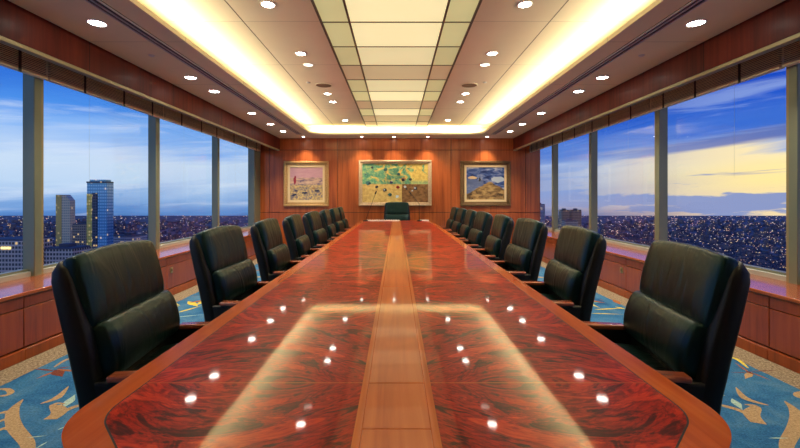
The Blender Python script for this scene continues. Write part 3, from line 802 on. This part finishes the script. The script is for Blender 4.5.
# side profile of the back: y of its rear face at a height
REAR = [(.30, .262), (.45, .262), (.55, .275), (.70, .308), (.85, .348), (.97, .378), (1.06, .39)]
def cushion(z0, z1, a, b, gap, bow, mb, m, puff=.02, steps=14, crown=0.0):
    rings = []
    for k in range(steps+1):
        t = k/steps; ph = -PI/2+PI*t
        u = math.sin(ph); z = (z0+z1)/2+(z1-z0)/2*(abs(u)**.92)*math.copysign(1, u)
        e = max(.02, math.cos(ph))**.26
        yc = lerp(REAR, z)-gap-b
        rings.append(sring(0, yc, z, a*(.86+.14*e), b*e+puff*math.cos(ph)*.5, 5.5, 36, -.28, bow, crown*t))
    mb.loft(rings, m)
def make_chair():
    root = empty('conference_chair')
    mb = MB(); rings = []
    for k in range(23):
        t = k/22; z = .30+(1.012-.30)*t
        e = 1 if .06 < t < .9 else (max(.02, (1-((t-.9)/.1)**2))**.5 if t >= .9 else .8+.2*t/.06)
        a = lerp([(.3, .298), (.62, .298), (.75, .294), (1.0, .274), (1.06, .262)], z)
        b = lerp([(.3, .045), (.5, .05), (.75, .055), (1.05, .045)], z)
        rings.append(sring(0, lerp(REAR, z)-b, z, a*(.93+.07*e), b*max(.25, e), 5, 40, -.2, .025, .012*t))
    mb.loft(rings, M['leather_side']); mb.build('back_shell', root)
    mb = MB(); cushion(.772, 1.03, .268, .043, .052, .010, mb, M['leather'], .022, crown=.018); mb.build('head_cushion', root)
    mb = MB(); cushion(.592, .792, .262, .052, .060, .010, mb, M['leather'], .036); mb.build('lumbar_cushion', root)
    mb = MB(); rings = []
    for z, k in ((.375, .90), (.38, .96), (.40, 1), (.50, 1), (.53, .985), (.548, .94), (.558, .84), (.562, .6), (.563, .2)):
        rings.append(sring(0, -.03, z, .252*k, .26*k, 5, 36))
    mb.loft(rings, M['leather']); mb.build('seat', root)
    mb = MB(); mb.box(-.24, .24, -.25, .22, .33, .385, M['leather_side'], .02, 3); mb.build('seat_pan', root)
    for s in (-1, 1):
        mb = MB(); rings = []
        for z, y0, y1, h in ((.305, -.17, .20, .013), (.33, -.19, .21, .018), (.5, -.205, .215, .018), (.592, -.21, .225, .018), (.606, -.215, .225, .016)):
            rings.append(sring(s*.278, (y0+y1)/2, z, h, (y1-y0)/2, 7, 28))
        mb.loft(rings, M['leather_side']); ar = mb.build('arm', root)
        mb = MB(); mb.box(s*.278-.027, s*.278+.027, -.235, .14, .604, .628, M['wood_arm'], .009, 3)
        mb.build('arm_cap', ar)
    mb = MB(); mb.lathe([(.05, .33), (.05, .30), (.03, .29), (.03, .13), (.045, .12), (.05, .075), (.02, .07)], M['black_metal'], n=18); mb.build('column', root)
    for k in range(5):
        a = 2*PI*k/5+.3; c, s_ = math.cos(a), math.sin(a)
        mb = MB(); rings = []
        for r, z, w, h in ((.03, .10, .03, .026), (.15, .09, .026, .02), (.29, .07, .02, .014), (.305, .069, .012, .01)):
            ce = Vector((r*c, r*s_, z)); d = Vector((-s_, c, 0))
            rings.append([ce+d*w*p+Vector((0, 0, h*q)) for p, q in ((-1, -1), (-.6, 1), (.6, 1), (1, -1))])
        mb.loft(rings, M['black_metal'], False); lg = mb.build('leg', root)
        mb = MB()
        for w in (-1, 1):
            cc = Vector((.29*c, .29*s_, .027))+Vector((-s_, c, 0))*.014*w
            d = Vector((-s_, c, 0)); e1 = Vector((c, s_, 0)); e2 = Vector((0, 0, 1))
            mb.loft([[cc+d*q*.01+(e1*math.cos(2*PI*i/16)+e2*math.sin(2*PI*i/16))*rr for i in range(16)] for q, rr in ((-1, .02), (-.7, .027), (.7, .027), (1, .02))], M['rubber'])
        mb.tube([(.29*c, .29*s_, .03), (.29*c, .29*s_, .062)], .008, M['black_metal'], 8)
        mb.build('caster', lg)
    return root
chair = make_chair()
CH = {-1: [(1.68, 6.0), (2.63, -2), (3.60, 2), (4.53, 3), (5.50, -3), (6.50, 2), (7.42, -2), (8.2, 1)],
      1: [(1.68, -9), (2.64, -4), (3.59, 2), (4.52, -2), (5.5, 2), (6.38, -1), (7.25, 1), (8.1, 2)]}
first = True
for s in (-1, 1):
    for q, (y, rot) in enumerate(CH[s]):
        c = chair if first else copy_tree(chair); first = False
        pl = {0: 'nearest the camera', 7: 'nearest the end wall'}.get(q, ORD[q]+' from the camera')
        c.location = (s*(.886 if s < 0 else .918), y, 0); c.rotation_euler = (0, 0, -s*PI/2+math.radians(rot))
        tag(c, 'black leather high-back chair on the %s side of the table, %s' % (side_name[s], pl), 'chair', 'chairs along the %s side of the table' % side_name[s])
c = copy_tree(chair); c.location = (.01, 8.72, 0); c.rotation_euler = (0, 0, 0)
c.scale = (1, 1, 1.085)
tag(c, 'black leather chair at the head of the table, before the middle painting', 'chair', 'chair at the head of the table')

# ------------------------------------------------------------------ things at the far end of the table
def mic(x, y, tipx, tipz, label, kink=None):
    root = tag(empty('gooseneck_microphone', (x, y, TAB_Z+.0005)), label, 'microphone', 'microphones at the head of the table')
    mb = MB(); mb.box(-.05, .05, -.035, .035, 0, .02, M['black_metal'], .006); mb.build('base', root)
    mb = MB(); pts = [(0, 0, .02)]
    if kink: pts += [(kink[0]*.5, 0, kink[1]*.6), (kink[0], 0, kink[1])]
    pts += [((kink[0] if kink else 0)*.5+(tipx)*.5, -.01, ((kink[1] if kink else .02)+tipz)/2), (tipx, -.02, tipz)]
    mb.tube(pts, .0045, M['black'], 8); st = mb.build('gooseneck', root)
    d = (Vector(pts[-1])-Vector(pts[-2])).normalized(); e = Vector(pts[-1])
    mb = MB(); mb.tube([e-d*.004, e, e+d*.02, e+d*.06, e+d*.072], [.005, .011, .014, .012, .004], M['black'], 12); mb.build('capsule', st)
mic(-.64, 8.3, .2, .56, 'slender gooseneck microphone at the left of the far table end')
mic(.475, 8.3, -.17, .56, 'slender gooseneck microphone at the right of the far table end', (-.005, .36))
mb = MB()
mb.box(-.36, .36, -.05, .05, 0, .012, M['paper'], .003, 1)
for k in range(14): mb.box(-.33+k*.05, -.305+k*.05, -.03, .03, .012, .02, M['paper'], .002, 1)
tag(mb.build('switch_console', loc=(-.29, 8.43, TAB_Z+.0005)), 'long low white console on the far left end of the table', 'console')
mb = MB(); mb.box(-.1, .1, -.06, .06, 0, .018, M['paper'], .002, 1)
tag(mb.build('notepad', loc=(.58, 8.42, TAB_Z+.0005)), 'small white notepad on the far right corner of the table', 'notepad')

# ------------------------------------------------------------------ the city outside
GZ = -150
def facade(name, base, lit, wx, wz, litfrac, warm=(1, .66, .26), estr=1.0, rough=.25, metal=0., lines=None):
    m, nt, b = mat(name, base, rough, metal)
    c = nt.coords(); s = nt.sep(c)
    h = nt.math('ADD', s[0], s[1])
    fx = nt.math('FRACT', nt.math('DIVIDE', h, wx)); fz = nt.math('FRACT', nt.math('DIVIDE', s[2], wz))
    win = nt.math('MULTIPLY', nt.math('GREATER_THAN', fx, .3), nt.math('GREATER_THAN', fz, .4))
    cell = nt.comb(nt.math('FLOOR', nt.math('DIVIDE', h, wx)), nt.math('FLOOR', nt.math('DIVIDE', s[2], wz)), 0.0)
    wn_ = nt.new('ShaderNodeTexWhiteNoise'); nt.put(wn_.inputs[0], cell)
    on = nt.math('MULTIPLY', win, nt.math('LESS_THAN', wn_.outputs[0], litfrac))
    nt.put(b.inputs['Base Color'], nt.mix(win, base, lit))
    nt.put(b.inputs['Emission Color'], (*warm, 1)); nt.put(b.inputs['Emission Strength'], nt.math('MULTIPLY', on, estr))
    m.cycles.emission_sampling = 'NONE'
    return m
M['f_stone'] = facade('facade_stone', srgb(255, 230, 176), srgb(206, 186, 150), 3.2, 4.0, .02, estr=.5)  # stone colour brightened and warmed to stand in for sunset glow
M['f_sunglow'] = facade('facade_painted_sunglow', srgb(255, 206, 96), srgb(250, 200, 100), 3.0, 3.6, .1, estr=.3)  # sunset glow put into the colour; no sun lights it
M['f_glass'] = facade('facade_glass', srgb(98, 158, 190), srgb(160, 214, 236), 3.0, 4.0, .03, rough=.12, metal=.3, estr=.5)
M['f_glassg'] = facade('facade_painted_reflection', srgb(255, 208, 84), srgb(255, 226, 110), 3.0, 4.0, .3, rough=.2, metal=.1, estr=.25)  # gold of the mirrored sunset put into the glass colour
M['f_brown'] = facade('facade_brown', srgb(190, 154, 122), srgb(106, 92, 84), 3.0, 3.6, .06, estr=.6)
M['f_grey'] = facade('facade_grey', srgb(218, 196, 172), srgb(76, 70, 68), 2.6, 3.4, .03, estr=.7)
M['f_dark'] = facade('facade_dark', srgb(84, 88, 104), srgb(44, 50, 66), 3.0, 3.6, .05, estr=.6)
M['f_pale'] = facade('facade_pale', srgb(224, 210, 200), srgb(112, 114, 126), 2.8, 3.6, .06, estr=.7)
M['f_roof'] = mat('roof_grey', srgb(92, 92, 98), .8)[0]
M['sign'] = emissive('lit_sign', (1, .74, .12), 1.6, False)
BOXES = []
def free(x0, x1, y0, y1): return not any(x1 > a and x0 < b and y1 > c and y0 < d for a, b, c, d in BOXES)
def bpx(x0, x1, ytop, D):          # the block that stands D metres out between those sight lines
    return ((x0-396.5)/400*D, (x1-396.5)/400*D, CAM_Z+(197.5-ytop)/400*D)
def building(x0, x1, ytop, D, dep, m, label, cat='building', group=None, extra=None, kind='office_building'):
    X0, X1, zt = bpx(x0, x1, ytop, D)
    # a receding flank is seen beside the front: keep the front a little narrower
    BOXES.append((X0-4, X1+4, D-4, D+dep+4))
    root = tag(empty(kind, ((X0+X1)/2, D, GZ)), label, cat, group)
    w = (X1-X0)/2; h = zt-GZ
    mb = MB(); mb.box(-w, w, 0, dep, 0, h, m); mb.build('facade', root)
    if extra: extra(root, w, dep, h)
    else:
        mb = MB(); mb.box(-w*.96, w*.96, dep*.04, dep*.96, h, h+1.2, M['f_roof']); mb.box(-w*.4, w*.3, dep*.3, dep*.7, h+1.2, h+4, M['f_roof']); mb.build('roof', root)
    return root
def ex_a(root, w, d, h):
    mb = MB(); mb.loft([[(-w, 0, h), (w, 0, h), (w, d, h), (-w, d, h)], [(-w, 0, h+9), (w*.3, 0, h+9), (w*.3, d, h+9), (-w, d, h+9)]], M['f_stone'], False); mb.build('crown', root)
    mb = MB(); mb.box(-w*1.002, -w*.2, -.4, 0, 10, h+8, M['f_sunglow']); mb.build('painted_sunlight_panel', root)  # sunset light on the front, painted as a gold sheet
def ex_b(root, w, d, h):
    mb = MB(); mb.box(-w, -w*.45, -.6, 0, 0, h-16, M['f_glassg']); mb.build('painted_reflection_panel', root)  # sunset reflection painted as a gold sheet
    mb = MB(); mb.box(-w*.45, w*.05, -.9, 0, 0, h-15, M['f_dark']); mb.build('dark_strip', root)
    mb = MB(); mb.box(-w*1.01, w*1.01, -1, d, h-2.0, h, M['f_dark']); mb.box(-w*.8, w*.8, 1, d-1, h, h+2.5, M['f_glass']); mb.build('crown', root)
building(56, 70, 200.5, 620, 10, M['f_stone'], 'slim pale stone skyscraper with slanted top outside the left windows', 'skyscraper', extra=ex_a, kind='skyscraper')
building(87, 107, 181.5, 520, 12, M['f_glass'], 'tall blue glass skyscraper with painted gold reflection outside the left windows', 'skyscraper', extra=ex_b, kind='skyscraper')
building(72, 86, 224.5, 560, 24, M['f_brown'], 'brown brick office block between the two skyscrapers outside the left windows', group='office blocks outside the left windows')
building(113.5, 134, 236.5, 560, 30, M['f_pale'], 'pale stepped office block right of the blue glass skyscraper', group='office blocks outside the left windows')
building(44, 73, 249.5, 330, 20, M['f_grey'], 'grey gridded office block low before the slim stone skyscraper', group='office blocks outside the left windows')
building(134, 146, 240, 640, 30, M['f_dark'], 'dark low office block beside the second left window post', group='office blocks outside the left windows')
building(107, 112, 238, 600, 20, M['f_sunglow'], 'small block in painted sunset gold touching the foot of the blue skyscraper', group='office blocks outside the left windows')
def ex_s(root, w, d, h):
    mb = MB(); mb.box(-w*.96, w*.96, d*.04, d*.96, h, h+1.2, M['f_roof']); mb.build('roof', root)
    mb = MB()
    for k in range(7): mb.box(w*.0+k*1.15, w*.0+k*1.15+.8, -.5, 0, h-6.5, h-4.6, M['sign'])
    mb.build('lit_sign', root)
building(-22, 24.5, 241, 320, 26, M['f_grey'], 'broad grey office block with yellow lit sign at the far left', group='office blocks outside the left windows', extra=ex_s)
building(20, 43, 233, 900, 30, M['f_dark'], 'dark distant block hidden behind the first left window post', group='office blocks outside the left windows') if False else None
building(561.5, 569.5, 210.3, 900, 16, M['f_brown'], 'left one of the twin brown towers outside the right windows', 'tower', 'twin towers outside the right windows', kind='tower')
building(572.5, 581.5, 210.3, 900, 16, M['f_brown'], 'right one of the twin brown towers outside the right windows', 'tower', 'twin towers outside the right windows', kind='tower')
building(537, 545, 204.5, 1000, 20, M['f_pale'], 'pale tower beside the end wall outside the right windows', 'tower', kind='tower')
building(566, 578, 221, 780, 20, M['f_grey'], 'low grey block in front of the twin towers', 'building')

# low houses and street lamps nobody could count
DF = 3333
mb = MB()
gm, nt, b = mat('city_ground', srgb(44, 48, 70), .9)
n = nt.noise(nt.coords(), .012, 6, .7); nt.put(b.inputs['Base Color'], nt.ramp(n, [(.35, srgb(78, 70, 76)), (.5, srgb(120, 106, 108)), (.65, srgb(160, 138, 132))]))
mb.box(-4500, 4500, 60, DF, GZ-5, GZ, gm)
struct(mb.build('ground'))
rr = random.Random(11)
roofm = mat('house_roof', srgb(92, 80, 82), .9)[0]
mb = MB(); hm = [facade('house_a', srgb(148, 126, 122), srgb(92, 84, 92), 4, 4, .02, estr=.8), facade('house_b', srgb(176, 144, 132), srgb(104, 92, 96), 4, 4, .02, estr=.8), facade('house_c', srgb(112, 104, 114), srgb(76, 74, 90), 4, 4, .03, estr=.8)]
lm = [emissive('street_lamp_warm', (1, .60, .20), 1.8, False), emissive('street_lamp_white', (1, .8, .5), 1.2, False), emissive('street_lamp_orange', (1, .42, .12), 1.3, False)]
lights = mb
def fast_box(mb, x0, x1, y0, y1, z0, z1, m):
    vs = [mb.bm.verts.new(p) for p in ((x0, y0, z0), (x1, y0, z0), (x1, y1, z0), (x0, y1, z0), (x0, y0, z1), (x1, y0, z1), (x1, y1, z1), (x0, y1, z1))]
    i = mb._m(m)
    for q in ((0, 1, 5, 4), (1, 2, 6, 5), (2, 3, 7, 6), (3, 0, 4, 7), (4, 5, 6, 7)):
        mb.bm.faces.new([vs[k] for k in q]).material_index = mb._m(roofm) if (q[0] == 4 and m in hm) else i
for k in range(8200):
    sgn = rr.choice((-1, 1))
    v = rr.uniform(24, 105)
    D = 400*151/v
    if D < 430: continue
    off = rr.uniform(120, 410)*sgn
    X = off/400*D
    w = rr.uniform(4, 13)*(.5+D/2400); d = rr.uniform(5, 14); h = rr.choice((4, 5, 6, 8, 10, 15))*(.5+D/3300)
    if not free(X-w/2, X+w/2, D, D+d): continue
    fast_box(mb, X-w/2, X+w/2, D, D+d, GZ, GZ+h, rr.choice(hm))
for k in range(3000):
    sgn = 1 if rr.random() < .62 else -1
    v = 20+80*rr.random()**1.5
    D = 400*151/v
    off = rr.uniform(120, 410)*sgn
    X = off/400*D; q = D/400*rr.uniform(.16, .42)
    z = GZ+rr.uniform(4, 14)
    if not free(X-q*1.2, X+q, D, D+q): continue
    fast_box(lights, X-q*rr.uniform(.5, 1.2), X+q*.6, D, D+q, z, z+q*.9, rr.choice(lm))
tag(mb.build('city_sprawl'), 'sprawl of low houses and countless lamps spreading to the horizon outside the windows', 'city', kind='stuff')

# ------------------------------------------------------------------ world: dusk sky, blue in the west windows, sunset in the east
w = bpy.data.worlds.new('World'); scene.world = w; w.use_nodes = True
nt = NT(w.node_tree); bg = w.node_tree.nodes['Background']
g = nt.coords('Generated')
nv = nt.new('ShaderNodeVectorMath', operation='NORMALIZE'); nt.put(nv.inputs[0], g)
s = nt.sep(nv.outputs[0])
hz = nt.math('SQRT', nt.math('ADD', nt.math('MULTIPLY', s[0], s[0]), nt.math('MULTIPLY', s[1], s[1])))
e = nt.math('DIVIDE', s[2], nt.math('MAXIMUM', hz, .02))
az = nt.math('ARCTAN2', s[0], s[1])
# streaks of cloud slanting up towards the right / left
st = nt.comb(nt.math('MULTIPLY', az, 1.7), nt.math('MULTIPLY', nt.math('SUBTRACT', e, nt.math('MULTIPLY', az, .13)), 19.0), .3)
n1 = nt.noise(st, 1.0, 5, .55, .5)
st2 = nt.comb(nt.math('MULTIPLY', az, 3.0), nt.math('MULTIPLY', nt.math('SUBTRACT', e, nt.math('MULTIPLY', az, .05)), 34.0), 4.7)
n2 = nt.noise(st2, 1.0, 5, .6, .4)
ew = nt.math('ADD', e, nt.math('MULTIPLY', nt.math('SUBTRACT', n1, .5), .11))
def er(*st_): return [((p+.06)/.5, c) for p, c in st_]
en = nt.math('DIVIDE', nt.math('ADD', ew, .06), .5)
left = nt.ramp(en, er((-.05, srgb(64, 104, 170)), (-.028, srgb(92, 138, 202)), (.0, srgb(140, 178, 226)), (.035, srgb(186, 210, 238)), (.085, srgb(196, 216, 240)), (.125, srgb(130, 176, 238)), (.175, srgb(74, 140, 228)), (.26, srgb(42, 104, 208))))
left = nt.mix(nt.math('MULTIPLY', nt.smooth(n2, .5, .72), .5), left, srgb(214, 226, 244))
right = nt.ramp(en, er((-.05, srgb(120, 120, 160)), (-.034, srgb(214, 186, 160)), (-.02, srgb(238, 212, 172)), (.05, srgb(255, 230, 156)), (.095, srgb(252, 230, 176)), (.112, srgb(150, 172, 218)), (.14, srgb(60, 108, 204)), (.2, srgb(30, 82, 198)), (.26, srgb(20, 66, 184))))
right = nt.mix(nt.math('MULTIPLY', nt.smooth(n2, .52, .7), nt.math('MULTIPLY', nt.smooth(e, .08, .14), .45)), right, srgb(176, 198, 234))
# low violet cloud banks before the sunset
bank = nt.noise(nt.comb(nt.math('MULTIPLY', az, 7.0), nt.math('MULTIPLY', e, 46.0), 1.2), 1.0, 5, .6, .3)
be = nt.math('ADD', e, nt.math('MULTIPLY', nt.math('SUBTRACT', bank, .5), .085))
bm_ = nt.math('MULTIPLY', nt.smooth(be, -.034, -.026), nt.smooth(be, .018, .010))
right = nt.mix(nt.math('MULTIPLY', bm_, .92), right, srgb(122, 142, 196))
thin = nt.math('MULTIPLY', nt.smooth(n2, .55, .62), nt.math('MULTIPLY', nt.smooth(e, .012, .03), nt.smooth(e, .1, .06)))
right = nt.mix(nt.math('MULTIPLY', thin, .85), right, srgb(112, 128, 186))
n3 = nt.noise(nt.comb(nt.math('MULTIPLY', az, 2.2), nt.math('MULTIPLY', nt.math('SUBTRACT', e, nt.math('MULTIPLY', az, .16)), 26.0), 9.1), 1.0, 5, .55, .5)
e0 = nt.math('ADD', .122, nt.math('MULTIPLY', nt.math('SUBTRACT', az, .775), .12))
dev = nt.math('ABSOLUTE', nt.math('ADD', nt.math('SUBTRACT', e, e0), nt.math('MULTIPLY', nt.math('SUBTRACT', n2, .5), .03)))
right = nt.mix(nt.math('MULTIPLY', nt.smooth(dev, .016, .004), .85), right, srgb(78, 98, 172))
right = nt.mix(nt.math('MULTIPLY', nt.math('MULTIPLY', nt.smooth(n3, .5, .58), nt.math('MULTIPLY', nt.smooth(e, .06, .085), nt.smooth(e, .17, .13))), .85), right, srgb(84, 100, 168))
# towards straight ahead the sunset fades to violet blue
fade = nt.smooth(az, .78, .36)
duskc = nt.ramp(en, er((-.05, srgb(110, 116, 160)), (-.02, srgb(150, 158, 200)), (.03, srgb(136, 162, 216)), (.07, srgb(170, 192, 232)), (.1, srgb(84, 132, 216)), (.15, srgb(36, 92, 206)), (.26, srgb(22, 70, 186))))
right = nt.mix(nt.math('MULTIPLY', fade, .9), right, duskc)
sky = nt.mix(nt.smooth(s[0], -.12, .12), left, right)
nt.put(bg.inputs[0], sky); bg.inputs[1].default_value = 1.1

# ------------------------------------------------------------------ camera
cd = bpy.data.cameras.new('Camera'); cam = bpy.data.objects.new('Camera', cd); COL.objects.link(cam)
cam.location = (0, 0, CAM_Z); cam.rotation_euler = (PI/2, 0, 0)
cd.sensor_width = 36; cd.lens = 18; cd.shift_x = 3.5/800; cd.shift_y = -26.5/800
cd.clip_start = .05; cd.clip_end = 12000
scene.camera = cam
scene.view_settings.view_transform = 'Standard'; scene.view_settings.look = 'None'
scene.view_settings.exposure = 0; scene.view_settings.gamma = 1
cy = scene.cycles
cy.use_denoising = True; cy.max_bounces = 8; cy.diffuse_bounces = 4; cy.glossy_bounces = 4; cy.transparent_max_bounces = 12
cy.sample_clamp_indirect = 6; cy.caustics_reflective = False; cy.caustics_refractive = False
